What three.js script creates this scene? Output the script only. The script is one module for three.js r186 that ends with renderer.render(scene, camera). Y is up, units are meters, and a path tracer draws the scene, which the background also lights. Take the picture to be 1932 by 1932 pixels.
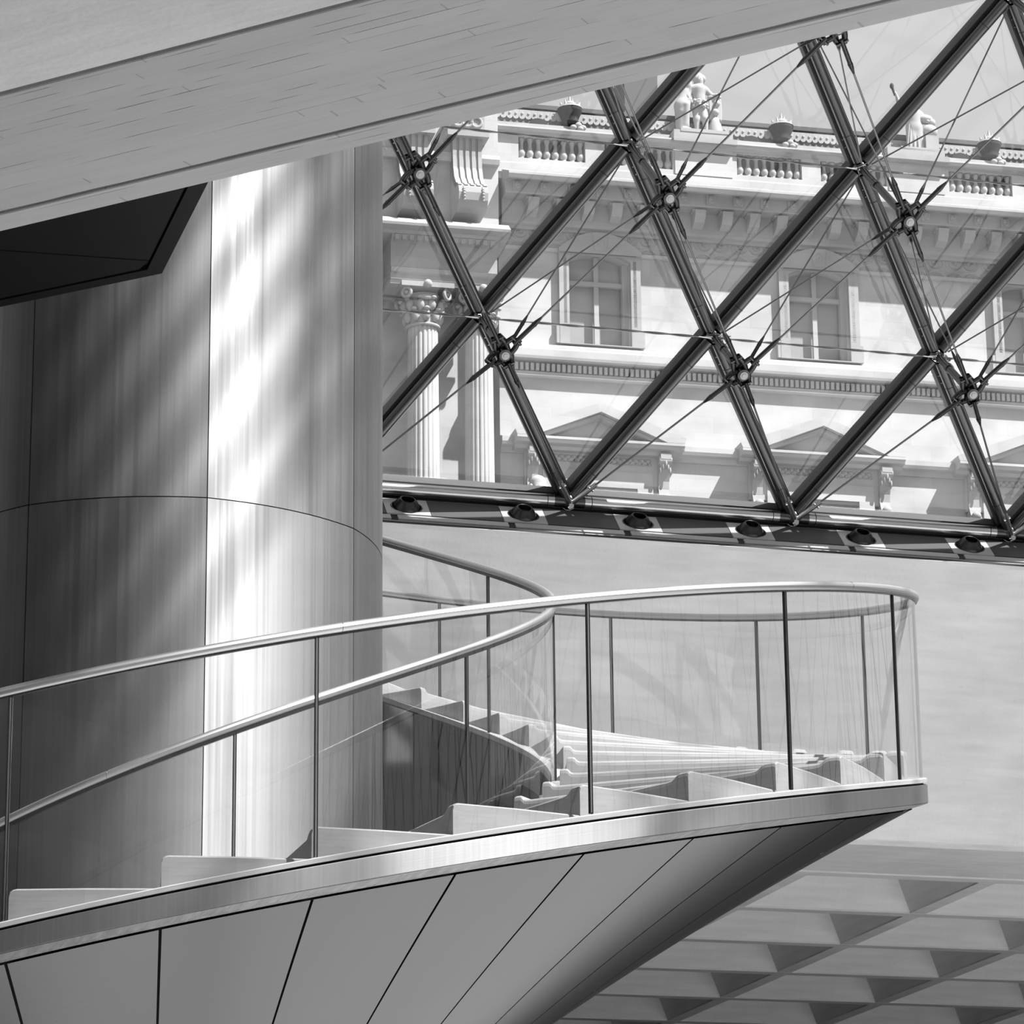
import * as THREE from 'three';
import { mergeGeometries, mergeVertices } from 'three/addons/utils/BufferGeometryUtils.js';
import { MarchingCubes } from 'three/addons/objects/MarchingCubes.js';

// ---------------------------------------------------------------- camera, sky, sun, exposure
const scene = new THREE.Scene();
const EYE = 1.6;
const camera = new THREE.PerspectiveCamera(17.066, 1, 0.3, 900);
camera.rotation.order = 'YXZ';
camera.rotation.set(0.28881, 0, -0.01093);
camera.position.set(0, EYE, 0);

const renderer = new THREE.WebGLRenderer({ antialias: true });
renderer.toneMapping = THREE.LinearToneMapping;
renderer.toneMappingExposure = 1.0;
renderer.shadowMap.enabled = true;

function hash(x, y, s) { let h = (x * 374761393 + y * 668265263 + s * 1442695041) | 0; h = Math.imul(h ^ (h >>> 13), 1274126177); h ^= h >>> 16; return (h >>> 0) / 4294967295; }
function vnoise(x, y, px, py, s) {           // value noise, tiling with periods px, py
  const xi = Math.floor(x), yi = Math.floor(y), fx = x - xi, fy = y - yi, m = (a, p) => ((a % p) + p) % p;
  const u = fx * fx * (3 - 2 * fx), v = fy * fy * (3 - 2 * fy);
  const a = hash(m(xi, px), m(yi, py), s), b = hash(m(xi + 1, px), m(yi, py), s), c = hash(m(xi, px), m(yi + 1, py), s), d = hash(m(xi + 1, px), m(yi + 1, py), s);
  return a + (b - a) * u + (c - a) * v + (a - b - c + d) * u * v;
}
function fbm(u, v, nu, nv, oct, s) { let t = 0, k = 0.5, n = 0; for (let o = 0; o < oct; o++) { t += k * vnoise(u * nu, v * nv, nu, nv, s + o); n += k; k *= 0.5; nu *= 2; nv *= 2; } return t / n; }
function rng(seed) { let a = seed >>> 0; return () => { a = (a + 0x6D2B79F5) | 0; let t = Math.imul(a ^ (a >>> 15), 1 | a); t = (t + Math.imul(t ^ (t >>> 7), 61 | t)) ^ t; return ((t ^ (t >>> 14)) >>> 0) / 4294967296; }; }

// hazy bright sky with thin soft cloud, the same all round
{
  const W = 512, H = 256, d = new Float32Array(W * H * 4);
  for (let y = 0; y < H; y++) for (let x = 0; x < W; x++) {
    const c = fbm(x / W, y / H, 14, 9, 4, 77), q = 0.6 + 0.24 * (c - 0.5), i = (y * W + x) * 4;
    d[i] = d[i + 1] = d[i + 2] = q; d[i + 3] = 1;
  }
  const t = new THREE.DataTexture(d, W, H, THREE.RGBAFormat, THREE.FloatType);
  t.mapping = THREE.EquirectangularReflectionMapping; t.magFilter = THREE.LinearFilter; t.wrapS = THREE.RepeatWrapping; t.needsUpdate = true;
  scene.background = t; scene.environment = t;
}
const sun = new THREE.DirectionalLight(0xffffff, 11.5);
sun.position.set(50.3 - 2, 81.9 + 6, 27.7 - 19); sun.target.position.set(-2, 6, -19);
sun.castShadow = true; sun.shadow.mapSize.set(4096, 4096);
Object.assign(sun.shadow.camera, { left: -70, right: 70, top: 70, bottom: -70, near: 1, far: 300 });
scene.add(sun, sun.target);

// ---------------------------------------------------------------- helpers
const V = (x, y, z) => new THREE.Vector3(x, y, z);
const lerp = (a, b, t) => a + (b - a) * t;
const used = {};
const numbered = (n) => { const k = used[n] = (used[n] ?? -1) + 1; return k ? n + '_' + String(k).padStart(3, '0') : n; };
function thing(name, label, category, [x, y, z], turn = 0, extra = {}) {
  const g = new THREE.Group(); g.name = numbered(name); g.position.set(x, y, z); g.rotation.y = turn;
  g.userData = { label, category, ...extra }; scene.add(g); return g;
}
function setting(name, [x, y, z], turn = 0, label) {
  const g = new THREE.Group(); g.name = numbered(name); g.position.set(x, y, z); g.rotation.y = turn; g.userData = { kind: 'structure' }; if (label) { g.userData.label = label; } scene.add(g); return g;
}
const partCount = new Map();
function part(name, geo, mat, parent, label) {
  const m = new THREE.Mesh(geo, mat); m.castShadow = m.receiveShadow = true;
  const key = parent.uuid + name, k = partCount.get(key) ?? 0; partCount.set(key, k + 1);
  m.name = k ? name + '_' + String(k).padStart(3, '0') : name;
  if (label) m.userData.label = label;
  parent.add(m); return m;
}
const flat = (g) => { const n = g.index ? g.toNonIndexed() : g; return n; };
function boxUV(g) {                                   // uv in metres by the axis each face looks along
  g = flat(g); const p = g.attributes.position, n = g.attributes.normal, uv = new Float32Array(p.count * 2);
  for (let i = 0; i < p.count; i += 3) {
    let nx = 0, ny = 0, nz = 0; for (let k = 0; k < 3; k++) { nx += n.getX(i + k); ny += n.getY(i + k); nz += n.getZ(i + k); }
    nx = Math.abs(nx); ny = Math.abs(ny); nz = Math.abs(nz);
    for (let k = 0; k < 3; k++) { const j = i + k, x = p.getX(j), y = p.getY(j), z = p.getZ(j);
      const [a, b] = nx > ny && nx > nz ? [z, y] : ny > nz ? [x, z] : [x, y]; uv[2 * j] = a; uv[2 * j + 1] = b; }
  }
  g.setAttribute('uv', new THREE.BufferAttribute(uv, 2)); return g;
}
function box(w, h, d, x = 0, y = 0, z = 0) { const g = new THREE.BoxGeometry(w, h, d); g.translate(x, y, z); return boxUV(g); }
function span(x0, x1, y0, y1, z0, z1) { return box(x1 - x0, y1 - y0, z1 - z0, (x0 + x1) / 2, (y0 + y1) / 2, (z0 + z1) / 2); }
function cyl(a, b, r0, r1 = r0, seg = 10, open = false) {
  const d = b.clone().sub(a), g = new THREE.CylinderGeometry(r1, r0, d.length(), seg, 1, open);
  g.applyQuaternion(new THREE.Quaternion().setFromUnitVectors(V(0, 1, 0), d.clone().normalize())); g.translate((a.x + b.x) / 2, (a.y + b.y) / 2, (a.z + b.z) / 2); return flat(g);
}
const ball = (x, y, z, r, sx = 1, sy = 1, sz = 1, n = 10) => { const g = new THREE.SphereGeometry(r, n, Math.max(6, n - 3)); g.scale(sx, sy, sz); g.translate(x, y, z); return flat(g); };
const merge = (l) => mergeGeometries(l.map((g) => { const f = flat(g); for (const k of Object.keys(f.attributes)) if (!['position', 'normal', 'uv'].includes(k)) f.deleteAttribute(k); return f; }));
function grid(nu, nv, f, uvf = (u, v) => [u, v]) {      // smooth sheet f(u, v)
  const P = [], T = [], I = [];
  for (let j = 0; j <= nv; j++) for (let i = 0; i <= nu; i++) { P.push(...f(i / nu, j / nv)); T.push(...uvf(i / nu, j / nv)); }
  for (let j = 0; j < nv; j++) for (let i = 0; i < nu; i++) { const a = j * (nu + 1) + i, b = a + 1, c = a + nu + 1, d = c + 1; I.push(a, b, d, a, d, c); }
  const g = new THREE.BufferGeometry(); g.setAttribute('position', new THREE.Float32BufferAttribute(P, 3)); g.setAttribute('uv', new THREE.Float32BufferAttribute(T, 2)); g.setIndex(I); g.computeVertexNormals(); return flat(g);
}
function extrude(pts, depth, z = 0, holes = [], bevel = 0) {
  const s = new THREE.Shape(pts.map((p) => new THREE.Vector2(...p))); for (const h of holes) s.holes.push(h instanceof THREE.Path ? h : new THREE.Path(h.map((p) => new THREE.Vector2(...p))));
  const g = new THREE.ExtrudeGeometry(s, { depth: depth - 2 * bevel, bevelEnabled: bevel > 0, bevelSize: bevel, bevelThickness: bevel, bevelOffset: -bevel, bevelSegments: 1, curveSegments: 12 }); g.translate(0, 0, z + bevel); return boxUV(g);
}
function moulding(pts, x0, x1) {                        // profile [z, y] run along x
  const g = extrude(pts, x1 - x0), p = g.attributes.position, q = new Float32Array(p.count * 3);
  for (let i = 0; i < p.count; i += 3) for (const [k, j] of [[0, 0], [1, 2], [2, 1]]) q.set([p.getZ(i + j) + x0, p.getY(i + j), p.getX(i + j)], 3 * (i + k));
  const r = new THREE.BufferGeometry(); r.setAttribute('position', new THREE.BufferAttribute(q, 3)); r.computeVertexNormals(); return boxUV(r);
}
function quad(a, b, c, d) { return boxUV(grid(1, 1, (u, v) => { const p = a.clone().lerp(b, u), q = d.clone().lerp(c, u); return p.lerp(q, v).toArray(); })); }

// ---------------------------------------------------------------- materials
const G = (v) => new THREE.Color().setRGB(v, v, v);
function tex(w, h, f, rep, srgb = false) {              // f gives 0..1 for u, v in 0..1; rep = size of one tile in metres
  const d = new Uint8Array(w * h * 4);
  for (let y = 0; y < h; y++) for (let x = 0; x < w; x++) { const q = Math.max(0, Math.min(255, Math.round(255 * f((x + 0.5) / w, (y + 0.5) / h)))), i = (y * w + x) * 4; d[i] = d[i + 1] = d[i + 2] = q; d[i + 3] = 255; }
  const t = new THREE.DataTexture(d, w, h); t.wrapS = t.wrapT = THREE.RepeatWrapping; t.magFilter = THREE.LinearFilter; t.minFilter = THREE.LinearMipmapLinearFilter; t.generateMipmaps = true;
  t.repeat.set(1 / rep[0], 1 / rep[1]); if (srgb) t.colorSpace = THREE.SRGBColorSpace; t.needsUpdate = true; return t;
}
const std = (o) => new THREE.MeshStandardMaterial(o), phys = (o) => new THREE.MeshPhysicalMaterial(o);
const concreteMap = tex(512, 512, (u, v) => {
  const a = fbm(u, v, 5, 5, 5, 11), s = fbm(u, v, 6, 60, 3, 23), p = fbm(u, v, 60, 60, 2, 31);
  return 0.88 + 0.22 * (a - 0.5) + 0.16 * (s - 0.5) - (p > 0.88 ? 0.05 : 0) + 0.03 * (hash(Math.floor(u * 512), Math.floor(v * 512), 5) - 0.5);
}, [2.6, 2.6]);
const concreteBump = tex(512, 512, (u, v) => 0.6 * fbm(u, v, 9, 40, 4, 41) + 0.4 * fbm(u, v, 90, 90, 2, 47), [1.9, 1.9]);
const boardMap = (() => {                               // board-marked concrete: thin broken dirty lines left by the formwork boards
  const r = rng(9), rows = 28, ends = [], tone = [], dirt = [];
  for (let i = 0; i < rows; i++) { const e = [r(), r(), r()].sort(); ends.push(e); tone.push([r(), r(), r(), r()]); dirt.push(r()); }
  return tex(1024, 1024, (u, v) => {
    const k = v * rows, i = Math.floor(k) % rows, f = k - Math.floor(k), e = ends[i], j = u < e[0] ? 0 : u < e[1] ? 1 : u < e[2] ? 2 : 3;
    const broken = vnoise(u * 26, i, 26, rows, 61), strong = vnoise(u * 7, i, 7, rows, 67);
    let q = 0.94 + 0.06 * (tone[i][j] - 0.5) + 0.16 * (fbm(u, v, 4, 6, 5, 71) - 0.5) + 0.07 * (fbm(u, v, 14, 150, 2, 79) - 0.5) + 0.05 * (hash(Math.floor(u * 1024), Math.floor(v * 1024), 3) - 0.5);
    if (f < 0.06 && broken * strong > 0.2) q -= 0.55 * Math.min(1, (broken * strong - 0.2) * 4);
    for (const x of e) if (Math.abs(u - x) < 0.0011 && f < 0.9 && hash(i, Math.round(x * 999), 4) > 0.55) q -= 0.26;
    return q;
  }, [2.9, 1.5]);
})();
const steelStreak = tex(1024, 512, (u, v) => {
  const a = fbm(u, v, 150, 2, 4, 101), b = fbm(u, v, 12, 3, 4, 113), c = fbm(u, v, 40, 1, 3, 127);
  return 0.72 + 0.3 * (a - 0.5) + 0.3 * (b - 0.5) + 0.16 * (c - 0.5);
}, [2.1, 5.5]);
const steelTone = tex(1024, 512, (u, v) => {
  const a = fbm(u, v, 220, 2, 3, 131), b = fbm(u, v, 8, 4, 5, 137), w = fbm(u, v + 0.05 * fbm(u, v, 3, 3, 2, 5), 4, 40, 4, 139);
  return 0.86 + 0.16 * (a - 0.5) + 0.12 * (b - 0.5) + 0.09 * (w - 0.5);
}, [2.1, 5.5]);
const stoneMap = tex(512, 512, (u, v) => { const a = fbm(u, v, 7, 4, 5, 151), p = fbm(u, v, 70, 60, 2, 157), vein = Math.abs(fbm(u, v, 5, 8, 5, 163) - 0.5);
  return 0.92 + 0.16 * (a - 0.5) - (p > 0.8 ? 0.16 : 0) - (vein < 0.007 ? 0.13 : 0); }, [1.3, 1.3]);
const stepMap = tex(512, 512, (u, v) => { const a = fbm(u, v, 4, 9, 5, 151), g = fbm(u, v, 12, 120, 3, 157), p = fbm(u, v, 80, 80, 2, 158); return 0.9 + 0.34 * (a - 0.5) + 0.2 * (g - 0.5) - (p > 0.84 ? 0.1 : 0); }, [1.1, 0.9]);
const lipMap = tex(512, 128, (u, v) => 0.75 + 0.5 * (fbm(u + v * 0.05, v, 90, 2, 3, 160) - 0.5), [1.4, 0.2]);
const facadeMap = tex(512, 512, (u, v) => {             // pale ashlar: the faint courses are too far off to tell apart one by one
  const c = v * 9, f = c - Math.floor(c), off = Math.floor(c) % 2 * 0.5, x = (u * 4 + off) % 1, j = f < 0.035 || x < 0.012 ? 0.05 : 0;
  return 0.92 + 0.3 * (fbm(u, v, 6, 8, 6, 171) - 0.5) - j + 0.07 * (hash(Math.floor(u * 4 + off), Math.floor(c), 8) - 0.5); }, [5.2, 4.6]);
const carveMap = tex(512, 256, (u, v) => { const x = (u * 8) % 1 - 0.5, y = v - 0.5, r = Math.hypot(x, y * 1.1), t = Math.atan2(y, x); return 0.5 + 0.5 * Math.sin(r * 26 + t * (Math.floor(u * 8) % 2 ? 2 : -2)) * (r < 0.48 ? 1 : 0.3); }, [4.8, 0.6]);
const fineNoise = tex(256, 256, (u, v) => fbm(u, v, 40, 40, 3, 191), [0.6, 0.6]);
const brush = tex(512, 256, (u, v) => 0.5 + 0.5 * (fbm(u, v, 6, 120, 3, 197) - 0.5), [1.5, 0.4]);

const M = {
  concrete: std({ color: G(0.79), map: concreteMap, bumpMap: concreteBump, bumpScale: 0.004, roughness: 0.85 }),
  board: std({ color: G(0.5), map: boardMap, bumpMap: boardMap, bumpScale: 0.003, roughness: 0.9 }),
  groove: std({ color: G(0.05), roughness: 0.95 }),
  column: phys({ color: G(0.36), map: steelTone, metalness: 1, anisotropy: 0.63, anisotropyRotation: Math.PI / 2, roughness: 0.88, roughnessMap: steelStreak, bumpMap: steelTone, bumpScale: 0.0004 }),
  satin: phys({ color: G(0.16), metalness: 1, roughness: 0.27, bumpMap: fineNoise, bumpScale: 0.0002 }),
  fascia: phys({ color: G(0.28), map: steelTone, metalness: 1, anisotropy: 0.6, anisotropyRotation: Math.PI / 2, roughness: 0.56, bumpMap: brush, bumpScale: 0.0003 }),
  lip: phys({ color: G(0.42), map: lipMap, metalness: 1, roughness: 0.5 }),
  rail: phys({ color: G(0.5), metalness: 1, roughness: 0.42 }),
  darkSteel: phys({ color: G(0.1), metalness: 1, roughness: 0.25 }),
  innerSkin: phys({ color: G(0.14), metalness: 1, roughness: 0.06 }),
  joint: std({ color: G(0.012), roughness: 0.9 }),
  step: std({ color: G(0.29), map: stepMap, roughness: 0.62 }),
  glass: phys({ color: G(0.97), transmission: 1, thickness: 0, roughness: 0.015, ior: 1.62 }),
  roofGlass: phys({ color: G(0.95), transmission: 1, thickness: 0, roughness: 0.02, ior: 1.45 }),
  strut: phys({ color: G(0.1), metalness: 1, roughness: 0.3, bumpMap: brush, bumpScale: 0.0002 }),
  baseTube: phys({ color: G(0.55), metalness: 1, roughness: 0.28, bumpMap: brush, bumpScale: 0.0003 }),
  mullion: std({ color: G(0.025), roughness: 0.5, metalness: 0.2 }),
  knot: phys({ color: G(0.06), metalness: 1, roughness: 0.32 }),
  cable: phys({ color: G(0.2), metalness: 1, roughness: 0.35 }),
  bright: phys({ color: G(0.55), metalness: 1, roughness: 0.25 }),
  blackPanel: phys({ color: G(0.012), roughness: 0.55, specularIntensity: 0.35 }),
  slot: std({ color: G(0.09), roughness: 0.6, metalness: 0.3 }),
  plate: std({ color: G(0.5), roughness: 0.5, metalness: 0.1 }),
  facade: std({ color: G(0.435), map: facadeMap, roughness: 0.95 }),
  carved: std({ color: G(0.34), map: facadeMap, bumpMap: fineNoise, bumpScale: 0.003, roughness: 0.95 }),  // facade stone toned darker: shade of the sheltered entablature put into its colour
  frieze: std({ color: G(0.34), bumpMap: carveMap, bumpScale: 0.05, roughness: 0.95 }),
  statue: std({ color: G(0.36), bumpMap: fineNoise, bumpScale: 0.002, roughness: 0.95 }),
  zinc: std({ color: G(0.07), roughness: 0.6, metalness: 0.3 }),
  zincLight: std({ color: G(0.15), roughness: 0.7, metalness: 0.2 }),
  dirtStone: std({ color: G(0.025), roughness: 0.9 }),
  windowWood: std({ color: G(0.34), roughness: 0.7 }),
  blind: std({ color: G(0.32), roughness: 0.9 }),
  floor: std({ color: G(0.48), map: stoneMap, roughness: 0.4 }),
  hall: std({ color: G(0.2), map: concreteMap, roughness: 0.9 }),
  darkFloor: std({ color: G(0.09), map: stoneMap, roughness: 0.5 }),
  gravel: std({ color: G(0.09), map: concreteMap, roughness: 0.95 }),
};

// ---------------------------------------------------------------- hall, in the frame of the glass roof: x along its base, z into the hall
const TURN = 0.28031, RP = [0.467, 9.69, -26.946], CELL = 1.968, ROW = 1.5207, LEAN = 0.93224;
const CEIL = -2.14;                                     // underside of the coffered ceiling, from the base of the glass
{
  const f = setting('floor', [RP[0], 0, RP[2]], TURN); part('slab', span(-9, 40, -0.3, 0, -1.5, 56), M.floor, f);
  part('dark_slab', span(-32, 40, -0.3, 0, -32, -1.5), M.darkFloor, f); part('dark_slab', span(-32, -9, -0.3, 0, -1.5, 56), M.darkFloor, f);  // unseen outer floor made dark so soffit and column mirror less light
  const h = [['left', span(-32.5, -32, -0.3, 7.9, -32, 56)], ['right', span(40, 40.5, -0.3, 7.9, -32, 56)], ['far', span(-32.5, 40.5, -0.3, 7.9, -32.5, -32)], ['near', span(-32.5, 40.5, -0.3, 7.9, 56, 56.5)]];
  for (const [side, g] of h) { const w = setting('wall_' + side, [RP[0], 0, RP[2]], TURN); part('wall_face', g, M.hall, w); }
}
// coffered ceiling: a grid of ribs, each coffer a tapering recess of its own
{
  const c = setting('ceiling', RP, TURN, 'concrete ceiling of square tapering coffers');
  const P = 1.955, X0 = 3.61, Z0 = -4.38, RW = 0.17, DEP = 0.62, IN = 0.42;
  const xs = (k) => X0 + k * P, zs = (k) => Z0 - k * P;
  const K0 = -5, K1 = 3, N = 8;
  const H = (P - RW) / 2, h = H - IN;
  const side = (a, b, cc, d) => quad(a, b, cc, d);
  const corner = (s, t, r, y) => V(s * r, y, t * r);
  const faces = [[-1, -1, 1, -1], [1, -1, 1, 1], [1, 1, -1, 1], [-1, 1, -1, -1]].map(([a, b, p, q]) => side(corner(a, b, H, 0), corner(p, q, H, 0), corner(p, q, h, DEP), corner(a, b, h, DEP)));
  const top = quad(corner(-1, -1, h, DEP), corner(1, -1, h, DEP), corner(1, 1, h, DEP), corner(-1, 1, h, DEP));
  const coffer = merge([...faces, top]);
  for (let i = K0; i <= K1; i++) for (let k = 0; k < N; k++) { const m = part('coffer', coffer, M.concrete, c); m.position.set(xs(i) + P / 2, CEIL, zs(k) - P / 2); }
  const x0 = xs(K0), x1 = xs(K1 + 1), z0 = zs(N), z1 = zs(0);
  for (let k = 0; k <= N; k++) part('rib', span(x0, x1, CEIL - 0.02, CEIL + 0.3, zs(k) - RW / 2, zs(k) + RW / 2), M.concrete, c);
  for (let i = K0; i <= K1 + 1; i++) part('rib', span(xs(i) - RW / 2, xs(i) + RW / 2, CEIL - 0.018, CEIL + 0.3, z0, z1), M.concrete, c);
  // plain slabs beyond the coffers and round the glazed opening
  part('slab', span(-32, 40, CEIL, CEIL + 1.9, -32, z0), M.concrete, c);
  part('plain_strip', span(x0, x1, CEIL - 0.005, CEIL + 1.9, z1 + RW / 2, -1.95), M.concrete, c);
  part('slab', span(-32, x0, CEIL, CEIL + 1.9, z0, -1.95), M.concrete, c);
  part('slab', span(x1, 40, CEIL, CEIL + 1.9, z0, -1.95), M.concrete, c);
  part('slab', span(x0 - 0.2, x1 + 0.2, CEIL + DEP + 0.05, CEIL + 1.95, z0 - 0.2, z1 + 0.2), M.concrete, c);
  part('slab', span(-32, -8.0, CEIL, CEIL + 1.9, -1.95, 56), M.concrete, c);
  part('slab', span(27.6, 40, CEIL, CEIL + 1.9, -1.95, 56), M.concrete, c);
  part('slab', span(-8.0, 27.6, CEIL, CEIL + 1.9, 35.3, 56), M.concrete, c);
}
// the sloping concrete beam under the base of the glass, with its lower fascia
{
  const w = setting('wall_back', RP, TURN, 'smooth sloping concrete beam under the glass, its foot a low band above the coffers');
  part('sloping_face', moulding([[0.385, -0.405], [0.36, -0.43], [-1.62, -2.375], [-1.72, -2.375], [-2.3, -2.2], [-2.3, -0.2], [-0.45, -0.2], [-0.18, -0.3], [0.36, -0.395]], -8.0, 27.6), M.concrete, w);
  part('lower_band', moulding([[-1.66, -2.37], [-1.66, -2.4], [-1.7, -2.41], [-2.05, -2.22], [-2.3, -2.1], [-2.3, -1.9], [-1.9, -2.2]], -8.0, 27.6), M.concrete, w);
  part('foot_band', moulding([[-1.69, -2.4], [-2.36, -2.17], [-2.36, -2.0], [-1.75, -2.3]], -8.0, 27.6), M.concrete, w);
}
// sill strip with its uplights: dark grilles between pale plates, a lip of bare concrete below
{
  const t = setting('trim_1', RP, TURN, 'slanting sill strip of dark grilles below the base tube');
  const S = Math.SQRT1_2, at = (x, s, o) => V(x, -0.075 - s * S + o * S, 0.0 + s * S + o * S);    // s down the slant, o out of it
  const slab = (x0, x1, s0, s1, o0, o1) => merge([quad(at(x0, s1, o1), at(x1, s1, o1), at(x1, s0, o1), at(x0, s0, o1)), quad(at(x0, s1, o0), at(x1, s1, o0), at(x1, s1, o1), at(x0, s1, o1)), quad(at(x1, s1, o0), at(x1, s0, o0), at(x1, s0, o1), at(x1, s1, o1)), quad(at(x0, s0, o0), at(x0, s1, o0), at(x0, s1, o1), at(x0, s0, o1)), quad(at(x1, s0, o0), at(x0, s0, o0), at(x0, s0, o1), at(x1, s0, o1))]);
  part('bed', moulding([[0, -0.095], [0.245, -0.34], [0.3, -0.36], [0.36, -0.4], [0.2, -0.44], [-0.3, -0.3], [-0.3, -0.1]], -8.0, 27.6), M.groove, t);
  part('edge_strip', slab(-8.0, 27.6, 0.375, 0.5, -0.06, -0.004, 0), M.concrete, t);
  const half = CELL / 2;
  const WHERE = ['half hidden by the steel column', 'just right of the steel column', 'second from the steel column', 'third from the steel column', 'fourth from the steel column', 'fifth from the steel column', 'sixth from the steel column', 'seventh from the steel column', 'eighth from the steel column'];
  const cowlGeo = new THREE.LatheGeometry([[0.05, 0.0], [0.052, 0.072], [0.06, 0.075], [0.068, 0.07], [0.1, 0.03], [0.112, 0.0], [0.112, -0.06]].map((p) => new THREE.Vector2(...p)), 24).rotateX(Math.PI / 2);
  const lensGeo = new THREE.CircleGeometry(0.051, 20).translate(0, 0, 0.01), rimGeo = new THREE.TorusGeometry(0.128, 0.009, 6, 28).scale(1, 0.76, 1);
  const plateGeo = extrude([[-0.185, -0.125], [0.185, -0.125], [0.185, 0.125], [-0.185, 0.125]], 0.012, -0.008, [Array.from({ length: 20 }, (_, i) => [0.125 * Math.cos(-i * 0.314159), 0.095 * Math.sin(-i * 0.314159)])]);
  const parts = [['plate', plateGeo, M.plate], ['cowl', flat(cowlGeo), M.knot], ['lens', flat(lensGeo), M.joint], ['rim', flat(rimGeo), M.knot]];
  for (const q of parts) q[1].rotateX(-Math.PI / 4);
  for (let k = -2; k <= 6; k++) {
    const x = -0.42 + k * half;
    part('grille', slab(x + 0.19, x + half - 0.19, 0.02, 0.27, -0.02, 0.002), M.slot, t);
    part('edge_block', slab(x - 0.1, x + half - 0.16, 0.285, 0.35, -0.02, 0.0), M.plate, t);
    const u = thing('uplight', 'black domed uplight on a pale square plate, ' + WHERE[k + 2], 'lamp', at(x, 0.145, 0).applyAxisAngle(V(0, 1, 0), TURN).add(V(...RP)).toArray(), TURN, { group: 'uplights along the sill under the glass' });
    for (const [nm, g, m] of parts) part(nm, g, m, u);
  }
}
// the concrete gallery overhead, seen from below: three strips parted by grooves
{
  const A = V(-1.879, 6.2, -11.776), B = V(1.496, 6.2, -9.867), d = B.clone().sub(A), ang = Math.atan2(-d.z, d.x);
  const s = setting('concrete_gallery', [A.x, 6.2, A.z], ang, 'board-marked concrete gallery underside crossing overhead'); s.userData.category = 'gallery';
  const L0 = -9, L1 = 16, GW = 0.03;
  const strip = (z0, z1, y0) => { const b = 0.004; return moulding([[z0 + b, y0], [z1 - b, y0], [z1, y0 + b], [z1, y0 + 0.6], [z0, y0 + 0.6], [z0, y0 + b]], L0, L1); };
  part('edge_strip', strip(0, 0.133, 0.0), M.board, s);
  part('groove', span(L0, L1, 0.025, 0.55, 0.12, 0.17), M.joint, s);  // both grooves are filled black, the shade of their depth put into colour
  part('middle_strip', strip(0.156, 0.99, 0.0), M.board, s);
  part('groove', span(L0, L1, 0.025, 0.55, 0.98, 1.03), M.joint, s);
  part('parapet', span(L0, L1, 0.58, 2.3, 0.02, 0.3), M.board, s); part('parapet', span(L0, L1, 0.58, 2.3, 4.9, 5.2), M.board, s);  // parapets added out of view to darken what the stair cladding mirrors
  part('inner_strip', strip(1.014, 5.2, 0.0), M.concrete, s);
}
// dark metal ceiling panels of the upper landing, cut round the lift column
{
  const s = thing('landing_ceiling', 'black metal ceiling panels with a bordered edge, beside the steel column under the concrete gallery', 'ceiling panel', RP, TURN);
  const y = -1.69, ex = (pts, t = 0.3, z = 0) => { const g = extrude(pts.map(([a, b]) => [a, -b]), t); g.rotateX(-Math.PI / 2); g.translate(0, y + z, 0); return boxUV(g); };
  const E = 14, q = 0.085;
  // border, then the two fields parted by a seam
  part('border', ex([[-5.0, E], [-4.97, 8.9], [-11.9, 2.25], [-11.9, 2.25 + q * 1.42], [-4.97 - q, 8.9 + q * 0.42], [-5.0 - q, E]]), M.blackPanel, s);
  part('ceiling_panel', ex([[-5.012 - q, E], [-4.985 - q, 9.07], [-5.84, 9.03], [-11.9, 8.75], [-11.9, E]], 0.3, 0.004), M.blackPanel, s);
  part('ceiling_panel', ex([[-4.985 - q, 9.055], [-5.01 - q, 8.92], [-11.9, 2.4], [-11.9, 8.735], [-5.84, 9.015]], 0.3, 0.004), M.blackPanel, s);
  part('backing', ex([[-5.02, E], [-5.0, 8.95], [-11.85, 2.35], [-11.85, E]], 1.9, 0.03), M.joint, s);  // landing body deepened out of view to darken the left of the column
}
// courtyard paving outside, round the glass roof
{
  const c = setting('courtyard', [RP[0], RP[1] - 0.25, RP[2]], TURN, 'paved courtyard outside the glass');
  for (const g of [span(-150, 160, -0.3, 0, -140, -0.5), span(-150, -8.4, -0.3, 0, -0.5, 36), span(28, 160, -0.3, 0, -0.5, 36), span(-150, 160, -0.3, 0, 36, 140)]) part('paving', g, M.gravel, c);
}

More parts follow.
